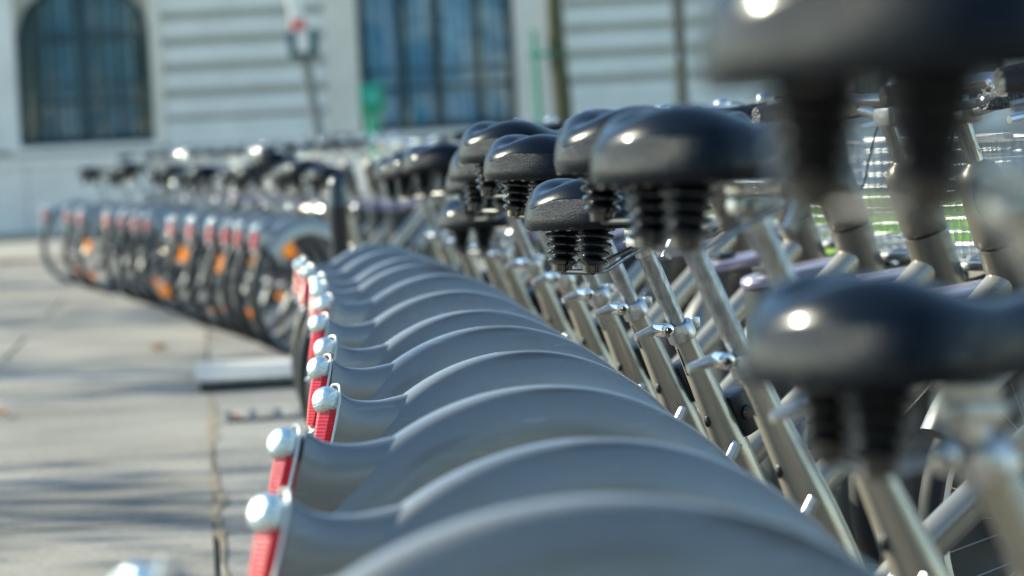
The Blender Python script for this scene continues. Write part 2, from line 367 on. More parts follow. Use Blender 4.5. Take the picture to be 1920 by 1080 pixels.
def make_saddle(parent, loc):
    L_, WB = .280, .138
    out = []
    NO = 72
    for i in range(NO):
        a = 2 * math.pi * i / NO
        # plan outline: broad round rear, narrow nose; x runs 0 (rear) to L_
        t = (1 - math.cos(a)) / 2                      # 0 rear .. 1 nose
        x = L_ * (t ** 1.02)
        wd = WB * (math.sin(min(1, t / .36) * math.pi / 2) ** .62)
        k = min(1, max(0, (t - .30) / .66)); k = k * k * (3 - 2 * k)
        wd = wd * (1 - k) + .037 * k
        if t > .9: wd *= math.sqrt(max(0, 1 - ((t - .9) / .1) ** 2)) * .999 + .001
        y = wd * (1 if math.sin(a) >= 0 else -1)
        out.append((x, y if 0 < i < NO and i != NO // 2 else 0))
    NR = 16; vs = []; fs = []
    rings = [(.93, -.004), (.985, .0), (1.0, .008)]
    for i in range(1, NR + 1):
        t = i / NR; th = t * math.pi / 2
        rings.append((max(0.0, math.cos(th)) ** .52 if i < NR else 0.015, .008 + math.sin(th) ** .95))
    for ri, (sc, zz) in enumerate(rings):
        for x, y in out:
            cx = min(max(x, .075), L_ - .03); px = cx + (x - cx) * sc; py = y * sc
            h = lerp(.060, .050, min(1, max(0, (x - .10) / .13)))
            if ri < 3: z = zz
            else:
                z = .008 + h * (zz - .008)
                ch = math.exp(-((px - .085) / .07) ** 2)
                z += .010 * ch * math.exp(-((abs(py) - .060) / .038) ** 2) * min(1, max(0, (zz - .35) * 2))
                z -= .014 * ch * math.exp(-(py / .026) ** 2) * min(1, max(0, (zz - .45) * 2))
                z -= .010 * math.exp(-((px - .17) / .05) ** 2) * min(1, max(0, (zz - .5) * 2))
            vs.append((px, py, z))
    for r in range(len(rings) - 1):
        for i in range(NO): fs.append((r * NO + i, r * NO + (i + 1) % NO, (r + 1) * NO + (i + 1) % NO, (r + 1) * NO + i))
    fs.append(tuple((len(rings) - 1) * NO + i for i in range(NO)))
    sd_ = MB().add(vs, fs).obj('saddle', M['saddle'], parent, loc, angle=60)
    # underside pan set up inside the skirt, with moulded ribs
    pan = MB(); pv = [(lerp(.12, x, .90), y * .90, .006) for x, y in out]; pv2 = [(lerp(.12, x, .90), y * .90, .012) for x, y in out]
    pan.add(pv + pv2, [tuple(range(NO)), tuple(range(2 * NO - 1, NO - 1, -1))] + [(i, (i + 1) % NO, NO + (i + 1) % NO, NO + i) for i in range(NO)])
    for y in (-.075, -.03, .03, .075): pan.box((.045, y, .001), (.022, .004, .014), bev=.001); pan.box((.034, y + .006, .001), (.003, .014, .014))
    pan.obj('underside_pan', M['plastic'], sd_)
    # two ribbed rubber bellows hiding the springs
    prof = []; z0, z1 = .004, -.062; nb = 5
    for i in range(nb):
        za = lerp(z0, z1, i / nb); zb = lerp(z0, z1, (i + 1) / nb); rr = lerp(.034, .025, i / (nb - 1))
        prof += [(rr - .0105, za), (rr - .003, lerp(za, zb, .22)), (rr, lerp(za, zb, .48)), (rr - .003, lerp(za, zb, .74))]
    prof += [(.016, z1), (.015, z1 - .010)]
    for sg in (-1, 1):
        MB().lathe(prof[::-1], origin=(.084, sg * .055, 0), axis=(.10, 0, 1), n=24).obj('spring_bellows', M['bellows'], sd_)
    for sg in (-1, 1):
        MB().tube(spline([(.076, sg * .054, -.071), (.11, sg * .036, -.070), (.15, sg * .024, -.052), (.20, sg * .020, -.030), (.245, sg * .012, .002)], 5), .0036, n=8).obj('saddle_rail', M['galv'], sd_)
    MB().tube([(.078, -.056, -.072), (.078, .056, -.072)], .004, n=8).obj('cross_rail', M['plastic'], sd_)
    return sd_

def make_bike():
    root = empty('bicycle')
    f, p = M['fender'], M['paint']
    make_wheel(root, (0, 0, WR), .4)
    # rear mudguard
    vs, fs = band(.045, .340, .375, -6, 142, .040, .092, .026, 46)
    md = MB().add(vs, fs).obj('rear_mudguard', f, root, angle=50)
    # tail piece kicking out behind, ending in the lamp
    top = spline([(-.055, 0, .672), (-.105, 0, .668), (-.150, 0, .6635), (-.195, 0, .659), (-.235, 0, .6645), (-.262, 0, .682)], 4)
    bot = spline([(-.055, 0, .60), (-.105, 0, .585), (-.160, 0, .572), (-.215, 0, .562), (-.270, 0, .556), (-.300, 0, .560)], 4)
    NJ = 20; tv = []; tf = []
    for i, (a, b) in enumerate(zip(top, bot)):
        s_ = i / (len(top) - 1); hw = lerp(.031, .0225, s_)
        for j in range(NJ):
            an = 2 * math.pi * j / NJ; c_, sn = math.cos(an), math.sin(an)
            q = (a + b) / 2 + (a - b) / 2 * (abs(c_) ** .8 * (1 if c_ > 0 else -1))
            w = hw * abs(sn) ** .62 * (1 if sn > 0 else -1) * (1.0 if c_ < 0 else 1 - .35 * c_ ** 2)
            tv.append((q.x, w, q.z))
    n = len(top)
    for i in range(n - 1):
        for j in range(NJ): tf.append((i * NJ + j, i * NJ + (j + 1) % NJ, (i + 1) * NJ + (j + 1) % NJ, (i + 1) * NJ + j))
    tf.append(tuple(range(NJ))); tf.append(tuple((n - 1) * NJ + j for j in range(NJ))[::-1])
    MB().add(tv, tf).obj('mudguard_tail', f, md, angle=60)
    # tail lamp: pale rim, clear dome, red strip, pale foot
    A, B = Vector((-.268, 0, .686)), Vector((-.304, 0, .562)); ax = (B - A).normalized(); back = Vector((ax.z, 0, -ax.x))
    if back.x > 0: back = -back
    loop = []
    for j in range(28):
        an = 2 * math.pi * j / 28; c_, sn = math.cos(an), math.sin(an)
        q = (A + B) / 2 + (A - B) / 2 * (abs(c_) ** .85 * (1 if c_ > 0 else -1) * 1.03)
        loop.append((q.x, .0245 * abs(sn) ** .62 * (1 if sn > 0 else -1), q.z))
    lamp = MB().tube([Vector(q) for q in loop], .0021, n=6, closed=True, ref=(1, 0, .1)).obj('tail_lamp', M['white'], root)
    q = lerp(A, B, .20) + back * .010
    MB().ball(q, .0225, 18, (1.0, .98, 1.0)).obj('clear_dome', M['lens'], lamp)
    rs = MB(); vs = []; fs = []; nn = 6
    for i in range(9):
        t = i / 8; c_ = lerp(A, B, lerp(.30, .97, t)); sw = lerp(1, .60, t ** 2)
        for dx_, y_ in ((0, -.0205), (.011, -.0195), (.0195, -.0035), (.0195, .0035), (.011, .0195), (0, .0205)):
            o_ = c_ + back * (dx_ * sw); vs.append((o_.x, y_ * sw, o_.z))
    for i in range(8):
        for j in range(nn - 1): fs.append((i * nn + j, i * nn + j + 1, (i + 1) * nn + j + 1, (i + 1) * nn + j))
        fs.append((i * nn + nn - 1, i * nn, (i + 1) * nn, (i + 1) * nn + nn - 1))
    fs.append(tuple(range(nn))); fs.append(tuple(8 * nn + j for j in range(nn)))
    rs.add(vs, fs).obj('red_strip', M['red'], lamp, angle=15)
    c_ = B + ax * .012
    MB().add([(c_.x - .020, -.002, c_.z - .004), (c_.x + .004, -.009, c_.z + .010), (c_.x + .004, .009, c_.z + .010), (c_.x + .004, -.007, c_.z - .013), (c_.x + .004, .007, c_.z - .013)],
             [(0, 1, 2), (0, 3, 1), (0, 2, 4), (0, 4, 3), (1, 3, 4, 2)]).obj('lamp_foot', M['white'], lamp, smooth=False)
    # frame
    def on_seat(t): return Vector((.350 + (.722 - t) * .445, 0, t))
    st = spline([on_seat(.722), on_seat(.66), on_seat(.60), on_seat(.54), on_seat(.46), on_seat(.38), on_seat(.29)], 3)
    rad = [lerp(.0185, .031, min(1, max(0, (.70 - q.z) / .17)) ** 1.3) for q in st]
    MB().tube(st, rad, n=18, flat=[lerp(1.0, .80, min(1, max(0, (.66 - q.z) / .2))) for q in st]).obj('seat_tube', p, root)
    sl_ = MB(); a_ = on_seat(.695) + Vector((-.0188, -.001, 0)); b_ = on_seat(.655) + Vector((-.0205, -.001, -.004))
    sl_.tube([a_, b_], .0022, n=6).obj('seat_tube_slot', M['plastic'], root)
    sx = Vector((-.445, 0, 1)).normalized()                      # up along the seat tube
    cl = MB().lathe([(.0160, -.003), (.0225, -.003), (.0235, .0), (.0235, .022), (.0215, .025), (.0160, .025)], origin=on_seat(.712), axis=sx, n=22, cap=False)
    cl.lathe([(.0155, 0.0), (.0155, .018)], origin=on_seat(.712), axis=sx, n=22, cap=False)
    co = cl.obj('seat_clamp', M['alloy'], root)
    bc = on_seat(.722) + Vector((-.033, 0, .004))
    MB().lathe([(.008, -.019), (.0115, -.017), (.0115, .017), (.008, .019)], origin=bc, axis=(0.1, 1, 0), n=14).obj('clamp_boss', M['chrome'], co)
    MB().lathe([(.0045, -.024), (.0055, -.019)], origin=bc, axis=(0.1, 1, 0), n=8).obj('clamp_bolt', M['plastic'], co)
    MB().tube([bc + Vector((0, .019, 0)), bc + Vector((-.010, .022, -.002)), bc + Vector((-.028, .020, -.006)), bc + Vector((-.044, .014, -.009))], [.009, .009, .0075, .006], n=10, flat=.6).obj('clamp_lever', M['alloy'], co)
    MB().box(on_seat(.73) + Vector((.032, .003, .004)), (.016, .014, .018), bev=.003).obj('clamp_lug', M['alloy'], co)
    MB().ball(on_seat(.575) + Vector((-.027, -.006, 0)), .0085, 10, (.6, .8, 1.2)).obj('rubber_plug', M['plastic'], root)
    for sg in (-1, 1):
        b0 = on_seat(.50) + Vector((-.045, sg * .020, -.01))
        MB().tube(spline([b0 + Vector((-.05, 0, -.045)), b0 + Vector((-.02, sg * .004, -.01)), b0 + Vector((.006, sg * .010, .022)), b0 + Vector((.022, sg * .012, .048))], 4), .0095, n=12).obj('mudguard_stay', M['alloy'], root)
    dt = spline([(1.015, 0, .765), (.90, 0, .678), (.72, 0, .542), (.56, 0, .420), (.49, 0, .35)], 4)
    MB().tube(dt, [.031, .030, .0285, .0275, .027] + [.0265] * (len(dt) - 5), n=20).obj('down_tube', p, root)
    hx = Vector((-.35, 0, 1)).normalized()
    def on_head(t): return Vector((1.0 + (.83 - t) * .35, 0, t))
    MB().tube([on_head(.48), on_head(.52), on_head(.70), on_head(.822)], [.036, .043, .0455, .0450], n=28, flat=.9).obj('head_column', M['cowl'], root)
    cp = MB().lathe([(.0430, 0), (.0450, .004), (.0445, .02), (.0425, .08), (.039, .118), (.030, .134), (.017, .142), (.0155, .144)], origin=on_head(.828), axis=hx, n=28).obj('steering_cowl', M['cowl'], root)
    MB().lathe([(.0385, -.006), (.0385, .010)], origin=on_head(.825), axis=hx, n=24, cap=False).obj('headset_gap', M['plastic'], root)
    for zz, rr, sd2 in ((.875, .0050, -1), (.91, .0040, -1), (.795, .0065, -1)):
        o_ = on_head(zz) + Vector((-.0375, sd2 * .011, .0))
        b = MB().lathe([(rr, -.004), (rr, .0015), (rr * .75, .0022), (rr * .55, .0022), (rr * .5, -.001)], origin=o_, axis=(-1, -.28, -.3), n=12).obj('cowl_screw', M['plastic'] if zz > .8 else M['alloy'], cp)
    MB().tube([on_head(.80) + Vector((-.0395, -.010, 0)), on_head(.70) + Vector((-.040, -.010, 0)), on_head(.56) + Vector((-.040, -.010, 0))], .0009, n=4).obj('column_seam', M['plastic'], root)
    # lower frame, drive and stays
    MB().lathe([(.030, -.045), (.036, -.04), (.036, .04), (.030, .045)], origin=(.545, 0, .29), axis=(0, 1, 0), n=20).obj('bottom_bracket', p, root)
    for sg in (-1, 1):
        MB().tube(spline([(.52, sg * .028, .285), (.36, sg * .045, .295), (.15, sg * .058, .325), (0, sg * .062, .34)], 3), .011, n=10).obj('chain_stay', p, root)
    MB().tube(spline([(.60, -.052, .33), (.44, -.055, .36), (.10, -.057, .375), (-.03, -.057, .34), (.10, -.057, .315), (.46, -.055, .235), (.60, -.054, .26)], 5), .012, n=8, closed=True, flat=.6).obj('chain_guard', M['plastic'], root)
    ck = MB().lathe([(.020, -.074), (.085, -.066), (.088, -.062), (.020, -.060)], origin=(.545, 0, .29), axis=(0, 1, 0), n=28).obj('chainring', M['rim_dark'], root)
    for sg, ang in ((-1, R(-25)), (1, R(155))):
        e = Vector((.545 + .165 * math.cos(ang), sg * .085, .29 + .165 * math.sin(ang)))
        cr_ = MB().tube([(.545, sg * .078, .29), e], [.013, .010], n=10, flat=.6).obj('crank_arm', M['alloy'], root)
        pd = MB().box(e + Vector((0, sg * .055, 0)), (.085, .085, .018), bev=.004).box(e + Vector((0, sg * .012, 0)), (.012, .03, .012))
        pd.obj('pedal', M['plastic'], cr_)
    MB().box((.452, -.002, .585), (.040, .05, .075), Matrix.Rotation(R(-24), 3, 'Y'), bev=.008).obj('lock_block', M['plastic'], root)
    MB().lathe([(.013, 0), (.013, .008), (.009, .011)], origin=(.452, -.027, .585), axis=(0, -1, 0), n=16).obj('lock_button', M['bellows'], root)
    # fork and front end
    fk = MB()
    for sg in (-1, 1):
        fk.tube([on_head(.54) + Vector((0, sg * .030, 0)), on_head(.47) + Vector((0, sg * .052, 0)), (1.138, sg * .056, .36), (1.145, sg * .056, .33)], [.014, .017, .013, .010], n=12)
    fk.box(on_head(.515), (.06, .10, .05), Matrix.Rotation(R(-19), 3, 'Y'), bev=.012)
    fk.obj('fork', p, root)
    make_wheel(root, (1.142, 0, WR), 1.3, .08, rm='rim')
    vs, fs = band(1.142, .340, .368, 22, 150, .035, .055, .022, 34)
    MB().add(vs, fs).obj('front_mudguard', f, root, angle=50)
    st2 = MB().tube([on_head(.955), on_head(1.045)], .0150, n=16)
    st2.obj('handlebar_stem', M['chrome'], root)
    ht = on_head(1.045)
    hb = []
    pts = [(.0, -.285, 1.085)]
    def hbp(y, x, z): return Vector((ht.x + x, y, z))
    pth = [hbp(-.315, -.175, 1.062), hbp(-.305, -.10, 1.070), hbp(-.27, -.03, 1.078), hbp(-.16, .012, 1.072), hbp(-.05, .012, 1.052), hbp(0, .008, 1.048),
           hbp(.05, .012, 1.052), hbp(.16, .012, 1.072), hbp(.27, -.03, 1.078), hbp(.305, -.10, 1.070), hbp(.315, -.175, 1.062)]
    h = MB().tube(spline(pth, 4), .0115, n=12).obj('handlebar', M['chrome'], root)
    MB().box(ht + Vector((.008, 0, .002)), (.045, .055, .036), bev=.008).obj('bar_clamp', M['alloy'], h)
    for sg in (-1, 1):
        MB().tube([hbp(sg * .303, -.075, 1.072), hbp(sg * .306, -.10, 1.070), hbp(sg * .314, -.165, 1.063), hbp(sg * .316, -.195, 1.061)], [.0165, .0175, .0175, .0150], n=14).obj('grip', M['grip'], h)
        lv = MB().tube(spline([hbp(sg * .285, -.030, 1.058), hbp(sg * .315, -.045, 1.045), hbp(sg * .335, -.10, 1.038), hbp(sg * .342, -.165, 1.030)], 4), [.0065] * 13, n=8, flat=1.0)
        lv.box(hbp(sg * .275, -.035, 1.066), (.03, .03, .028), bev=.006)
        lv.obj('brake_lever', M['chrome'], h)
        MB().tube(spline([hbp(sg * .262, -.022, 1.066), hbp(sg * .20, .07, 1.10), hbp(sg * .10, .085, 1.03), on_head(.90) + Vector((.045, sg * .025, 0))], 6), .0024, n=6).obj('brake_cable', M['plastic'], h)
    MB().ball(hbp(.16, -.004, 1.098), .021, 16, (1, 1, .8)).obj('bell', M['chrome'], h)
    MB().tube(spline([on_head(.93) + Vector((-.034, -.02, 0)), on_head(.90) + Vector((-.050, -.030, -.005)), on_head(.86) + Vector((-.040, -.040, -.01)), on_head(.82) + Vector((-.006, -.050, -.01)), on_head(.78) + Vector((.02, -.05, 0))], 6), .0034, n=8).obj('lock_cable', M['cable'], root)
    # wire basket with carrier
    bk = MB(); x0, x1, yw, z0, z1 = 1.075, 1.345, .165, .765, .995
    def rect(z, k): return [(lerp(x0 + .015, x0, k), -lerp(.145, yw, k), z), (lerp(x1 - .03, x1, k), -lerp(.145, yw, k), z), (lerp(x1 - .03, x1, k), lerp(.145, yw, k), z), (lerp(x0 + .015, x0, k), lerp(.145, yw, k), z)]
    for i in range(9):
        k = i / 8; z = lerp(z0, z1, k); q = rect(z, k)
        for a, b in zip(q, q[1:] + q[:1]): bk.tube([a, b], .0026 if i in (0, 8) else .0013, n=5)
    lo, hi = rect(z0, 0), rect(z1, 1)
    for e in range(4):
        a, b, c2, d2 = Vector(lo[e]), Vector(lo[(e + 1) % 4]), Vector(hi[e]), Vector(hi[(e + 1) % 4])
        for i in range(12):
            t = i / 12; bk.tube([a.lerp(b, t), c2.lerp(d2, t)], .0012, n=4)
    for i in range(1, 8):
        t = i / 8
        bk.tube([(lerp(lo[0][0], lo[1][0], t), lo[0][1], z0), (lerp(lo[0][0], lo[1][0], t), -lo[0][1], z0)], .0014, n=4)
        bk.tube([(lo[0][0], lerp(lo[0][1], -lo[0][1], t), z0), (lo[1][0], lerp(lo[0][1], -lo[0][1], t), z0)], .0014, n=4)
    bko = bk.obj('wire_basket', M['wire'], root)
    MB().box((1.20, 0, .752), (.23, .20, .016), bev=.005).obj('basket_tray', M['alloy'], bko)
    MB().tube(spline([on_head(.72) + Vector((.03, 0, 0)), (1.12, 0, .72), (1.20, 0, .745)], 4), .012, n=10).obj('basket_bracket', p, bko)
    MB().tube(spline([(1.35, -.06, .742), (1.37, -.06, .68), (1.32, -.05, .66), (1.20, -.05, .735)], 4), .006, n=8).obj('basket_hoop', M['alloy'], bko)
    MB().lathe([(.020, -.03), (.030, .0), (.032, .012), (.028, .016)], origin=(1.285, 0, .70), axis=(1, 0, .05), n=18).obj('headlamp', M['plastic'], root)
    MB().lathe([(.027, 0), (.026, .006), (.015, .010)], origin=(1.298, 0, .7005), axis=(1, 0, .05), n=18).obj('headlamp_lens', M['lens'], root)
    MB().box((.945, .062, .64), (.09, .085, .035), Matrix.Rotation(R(-36), 3, 'Y'), bev=.008).obj('docking_lug', M['alloy'], root)
    MB().tube([(.50, .05, .27), (.46, .13, .012)], [.011, .008], n=10).obj('kickstand', M['alloy'], root)
    # seat post, saddle clamp, saddle (these three shift together along the seat tube)
    up = on_seat(.855)
    MB().tube([on_seat(.50) - up, on_seat(.60) - up, Vector((0, 0, 0)), sx * .004], .0148, n=20).obj('seat_post', M['galv'], root, up)
    sc_ = MB().box((.000, 0, .013), (.050, .036, .020), Matrix.Rotation(R(4), 3, 'Y'), bev=.005)
    sc_.lathe([(.018, -.006), (.018, .008)], origin=(0, 0, 0), axis=sx, n=18)
    sco = sc_.obj('saddle_clamp', M['alloy'], root, up)
    MB().box((-.002, 0, .030), (.042, .046, .012), Matrix.Rotation(R(4), 3, 'Y'), bev=.003).obj('clamp_plate', M['alloy'], sco)
    MB().tube([(-.012, -.034, .014), (-.012, .034, .014)], .0055, n=10).obj('clamp_nut', M['galv'], sco)
    MB().box((.046, 0, -.002), (.014, .010, .030), Matrix.Rotation(R(30), 3, 'Y')).obj('clamp_tongue', M['galv'], sco)
    make_saddle(root, up + Vector((-.172, 0, .047)))
    return root

# positions measured off the photograph: x, y, z, heading, saddle lift along the seat tube, saddle swivel, label tail; the dict shifts single saddles on their rails
near = [
 (.015, 1.66, .065, 12, .062, 14, 'nearest bicycle, its big blurred black saddle raised highest at the right'),
 (.000, 2.432, .06, 6, -.120, 8, 'bicycle with low blurred saddle directly below the nearest raised saddle'),
 (.015, 3.367, .017, 20.5, .080, -4, 'bicycle whose high blurred saddle overlaps the raised saddle behind it'),
 (-.028, 4.218, .011, 20.5, .092, 6, 'bicycle with raised saddle mostly hidden behind the blurred high one'),
 (-.038, 5.087, 0, 29.7, .0, -6, 'bicycle in focus with low pebbled saddle on a bright steel post'),
 (-.088, 5.822, 0, 28.4, .080, -3, 'bicycle with sharp raised saddle just beyond the low sharp saddle'),
 (-.120, 6.399, 0, 33.3, .110, -4, 'bicycle whose smooth saddle rises leftmost above the sharp ones'),
 (-.181, 7.289, 0, 31.5, .060, 2, 'bicycle with saddle half hidden below and left of the raised smooth saddle'),
 (-.228, 8.243, 0, 35.0, .015, -5, 'bicycle with shiny pale lit saddle low behind the ribbed bellows cluster'),
 (-.292, 9.008, 0, 38.6, -.105, -3, 'bicycle with the lowest saddle, standing alone just above the mudguard crests'),
 (-.336, 9.600, 0, 40.5, .070, 0, 'bicycle with rounded saddle under the second window, left of the saddle cluster'),
 (-.42, 10.38, 0, 42, .050, 3, 'bicycle with small saddle left of the rounded one under the second window'),
 (-.49, 11.15, 0, 44, .030, -2, 'last bicycle of the near row, next to the black bollard'),
]
proto = make_bike()
kids = {}
for o in bpy.data.objects:
    if o.parent: kids.setdefault(o.parent, []).append(o)
SX = Vector((-.445, 0, 1)).normalized()
SHIFT = {0: .012, 1: .006, 2: -.006, 3: .028, 4: -.034, 5: -.02, 6: -.02, 7: -.01}
def place(x, y, z, yaw, lift, swiv, label, group, first=False, shift=0.0, spin=None):
    b = proto if first else copy_tree(proto, kids)
    b.location = (x, y, z); b.rotation_euler = (random.uniform(-.006, .006), 0, R(yaw))
    tag(b, label, 'bicycle', group)
    for ch in (kids[proto] if first else [o for o in b.children]):
        n = ch.name.split('.')[0]
        if n in ('seat_post', 'saddle_clamp', 'saddle'):
            ch.location = Vector(ch.location) + SX * lift
            if n == 'saddle': ch.location.x += shift; ch.rotation_euler = (random.uniform(-.02, .02), random.uniform(-.03, .03), R(swiv))
        if n == 'rear_mudguard': ch.rotation_euler = (random.uniform(-.012, .012), random.uniform(-.006, .006), random.uniform(-.008, .008))
        if n == 'wheel': ch.rotation_euler = (0, spin if spin is not None and ch.location.x < .5 else random.uniform(0, 6.28), 0)
    return b
for i, a in enumerate(near[1:]): place(*a, 'rental bicycles docked in the near row', shift=SHIFT.get(i + 1, 0.0))
# the far row swings away to the left
FAR = [(-1.07, 16.65), (-1.20, 17.30), (-1.32, 17.93), (-1.46, 18.58), (-1.64, 19.35), (-1.83, 20.15), (-2.16, 21.86), (-2.33, 22.68), (-2.51, 23.46), (-2.72, 24.36), (-3.12, 25.95), (-3.33, 26.80), (-3.76, 28.61)]
NF = len(FAR)
ORD = ['first', 'second', 'third', 'fourth', 'fifth', 'sixth', 'seventh', 'eighth', 'ninth', 'tenth', 'eleventh', 'twelfth', 'thirteenth', 'fourteenth', 'fifteenth']
SPIN = {0: 1.75, 6: 2.6, 3: .9, 10: .7, 1: 1.2}
for i, q in enumerate(FAR):
    q = Vector((q[0], q[1], 0))
    lab = ('first bicycle of the far row, its whole rear wheel and amber reflectors showing' if i == 0 else
           'outermost bicycle at the far left end of the distant row' if i == NF - 1 else
           'second to last bicycle near the far left end of the distant row' if i == NF - 2 else
           '%s bicycle of the blurred far row, counted from the end beside the bollard' % ORD[i])
    place(q.x, q.y, 0, 48 - i * .55, random.choice([-.02, .02, .05, .08, .0]), random.uniform(-6, 6), lab, 'rental bicycles docked in the far row', spin=SPIN.get(i))

b0 = place(*near[0], 'rental bicycles docked in the near row', True, SHIFT[0])
[o for o in b0.children if o.name.split('.')[0] == 'saddle'][0].location.z += .042

# only the bicycle in focus wears a loose cable round its steering column
for b in [o for o in bpy.data.objects if o.parent is None and o.name.startswith('bicycle') and not 5.0 < o.location.y < 5.2]:
    for ch in list(b.children):
        if ch.name.split('.')[0] == 'lock_cable': bpy.data.objects.remove(ch)
# the nearest bicycles carry no lock block
for b in [o for o in bpy.data.objects if o.parent is None and o.name.startswith('bicycle') and 1.7 < o.location.y < 4.5]:
    for ch in list(b.children):
        if ch.name.split('.')[0] in ('lock_block', 'lock_button'): bpy.data.objects.remove(ch)
# ---------------------------------------------------------------- docking posts
def make_dock():
    r = empty('docking_post')
    n = 24; vs = []; fs = []
    lv = [(.0, .17, .085), (.02, .17, .085), (.35, .150, .070), (.60, .145, .066), (.695, .150, .068)]
    for z, a, b in lv:
        for j in range(n):
            t = 2 * math.pi * j / n; c_, s_ = math.cos(t), math.sin(t)
            vs.append((a * abs(c_) ** .7 * (1 if c_ > 0 else -1), b * abs(s_) ** .7 * (1 if s_ > 0 else -1), z + (.03 * (c_ + 1) / 2 if z > .6 else 0)))
    for i in range(len(lv) - 1):
        for j in range(n): fs.append((i * n + j, i * n + (j + 1) % n, (i + 1) * n + (j + 1) % n, (i + 1) * n + j))
    fs += [tuple(range(n))[::-1], tuple((len(lv) - 1) * n + j for j in range(n))]
    MB().add(vs, fs).obj('post_casing', M['dock'], r)
    vs = []; fs = []
    for dz, k in ((.0, 1.04), (.010, 1.07), (.020, 1.04), (.026, .90)):
        for j in range(n):
            t = 2 * math.pi * j / n; c_, s_ = math.cos(t), math.sin(t)
            vs.append((.150 * k * abs(c_) ** .8 * (1 if c_ > 0 else -1), .068 * k * abs(s_) ** .8 * (1 if s_ > 0 else -1), .698 + dz + .03 * (c_ + 1) / 2))
    for i in range(3):
        for j in range(n): fs.append((i * n + j, i * n + (j + 1) % n, (i + 1) * n + (j + 1) % n, (i + 1) * n + j))
    fs += [tuple(range(n))[::-1], tuple(3 * n + j for j in range(n))]
    MB().add(vs, fs).obj('post_cap', M['lavender'], r)
    MB().box((-.05, -.078, .60), (.11, .03, .05), bev=.006).obj('docking_slot', M['plastic'], r)
    MB().box((-.10, -.0, .738), (.05, .05, .012), Matrix.Rotation(R(-5), 3, 'Y'), bev=.004).obj('card_reader', M['plastic'], r)
    return r
dock0 = make_dock()
dk = {}
for o in bpy.data.objects:
    if o.parent: dk.setdefault(o.parent, []).append(o)
bikes = [o for o in bpy.data.objects if o.parent is None and o.name.startswith('bicycle')]
bikes.sort(key=lambda o: o.location.y)
for i, b in enumerate(bikes):
    d = dock0 if i == 0 else copy_tree(dock0, dk)
    a = b.rotation_euler.z; f = Vector((math.cos(a), math.sin(a), 0)); l = Vector((-f.y, f.x, 0))
    d.location = Vector((b.location.x, b.location.y, b.location.z)) + f * 1.02 + l * .185; d.rotation_euler = (0, 0, a)
    far_ = i >= len(near)
    tag(d, 'dark lavender-capped docking post at the head of the %s bicycle of the %s row' % (ORD[i - len(near)] if far_ else ORD[i] + ' nearest', 'far' if far_ else 'near'),
        'docking post', 'docking posts of the far row' if far_ else 'docking posts of the near row')

# ================================================================= GROUND
def gz(x, y):      # the ground rises a little towards the camera
    t = min(1, max(0, (5.0 - y) / 3.2)); return .065 * t * t * (3 - 2 * t)
g = MB(); xs = [-60, -12, -6, -3, -1.5, 0, 1.5, 3, 6, 12, 60]; ys = [-40, -8, -2, 0, .8, 1.4, 1.8, 2.2, 2.6, 3, 3.4, 3.8, 4.2, 4.6, 5, 6, 8, 12, 20, 36.0]
vs = [(x, y, gz(x, y) - .014) for y in ys for x in xs]; nx = len(xs)
g.add(vs, [(j * nx + i, j * nx + i + 1, (j + 1) * nx + i + 1, (j + 1) * nx + i) for j in range(len(ys) - 1) for i in range(nx - 1)])
pv = tag(g.obj('pavement', M['seam'], None), kind='structure')
# seam line (x at a given y) between the broad concrete bays and the granite strip under the bicycles
def seam(y): return -.80 - (y - 8.6) * .0925
def quad_slab(name, c, m, parent, top=0.0, gap=.006, h=.045):
    # c: four xy corners counter-clockwise
    cx = sum(p_[0] for p_ in c) / 4; cy = sum(p_[1] for p_ in c) / 4; vs = []
    tj = random.uniform(-.0015, .0015)
    def inset(p_, k):
        dx, dy = p_[0] - cx, p_[1] - cy; l_ = math.hypot(dx, dy); return (p_[0] - dx / l_ * k, p_[1] - dy / l_ * k)
    for k, z in ((gap, -h), (gap, -.006), (gap + .006, 0)):
        for p_ in c:
            q = inset(p_, k); vs.append((q[0], q[1], top + tj + z + gz(*p_)))
    fs = [(8, 9, 10, 11)]
    for l_ in (0, 4):
        for j in range(4): fs.append((l_ + j, l_ + (j + 1) % 4, l_ + 4 + (j + 1) % 4, l_ + 4 + j))
    return MB().add(vs, fs).obj(name, m, parent, smooth=False)
# broad bays to the left of the seam
y = 1.0; row = 0
yb = [1.0, 3.1, 5.2, 7.3, 9.4, 11.5, 13.6, 15.7, 17.8, 20.0, 22.5, 25.7, 28.9, 32.1, 35.95]
for y0, y1 in zip(yb, yb[1:]):
    off = 0
    edges = [0, 2.1, 4.2, 6.3, 10.2] if yb.index(y0) % 2 else [0, 1.1, 3.2, 5.3, 10.2]
    for a, b in zip(edges, edges[1:]):
        quad_slab('paving_bay', [(seam(y0) - b, y0), (seam(y0) - a, y0), (seam(y1) - a, y1), (seam(y1) - b, y1)][::1], M['pave'], pv, gap=.014)
# granite strips under the bicycles
y = 1.0; k = 0
while y < 35.5:
    d = .62 if y < 20 else 1.24
    ws = [0, .55, 1.25, 1.95, 2.65, 3.35] if y < 20 else [0, 1.25, 2.65, 4.1]
    of = .0 if k % 2 else .18
    xe = [w + (of if 0 < j < len(ws) - 1 else 0) for j, w in enumerate(ws)]
    for a, b in zip(xe, xe[1:]):
        quad_slab('paving_slab', [(seam(y) + a, y), (seam(y) + b, y), (seam(y + d) + b, y + d), (seam(y + d) + a, y + d)], M['pave2'], pv, gap=.005)
    y += d; k += 1
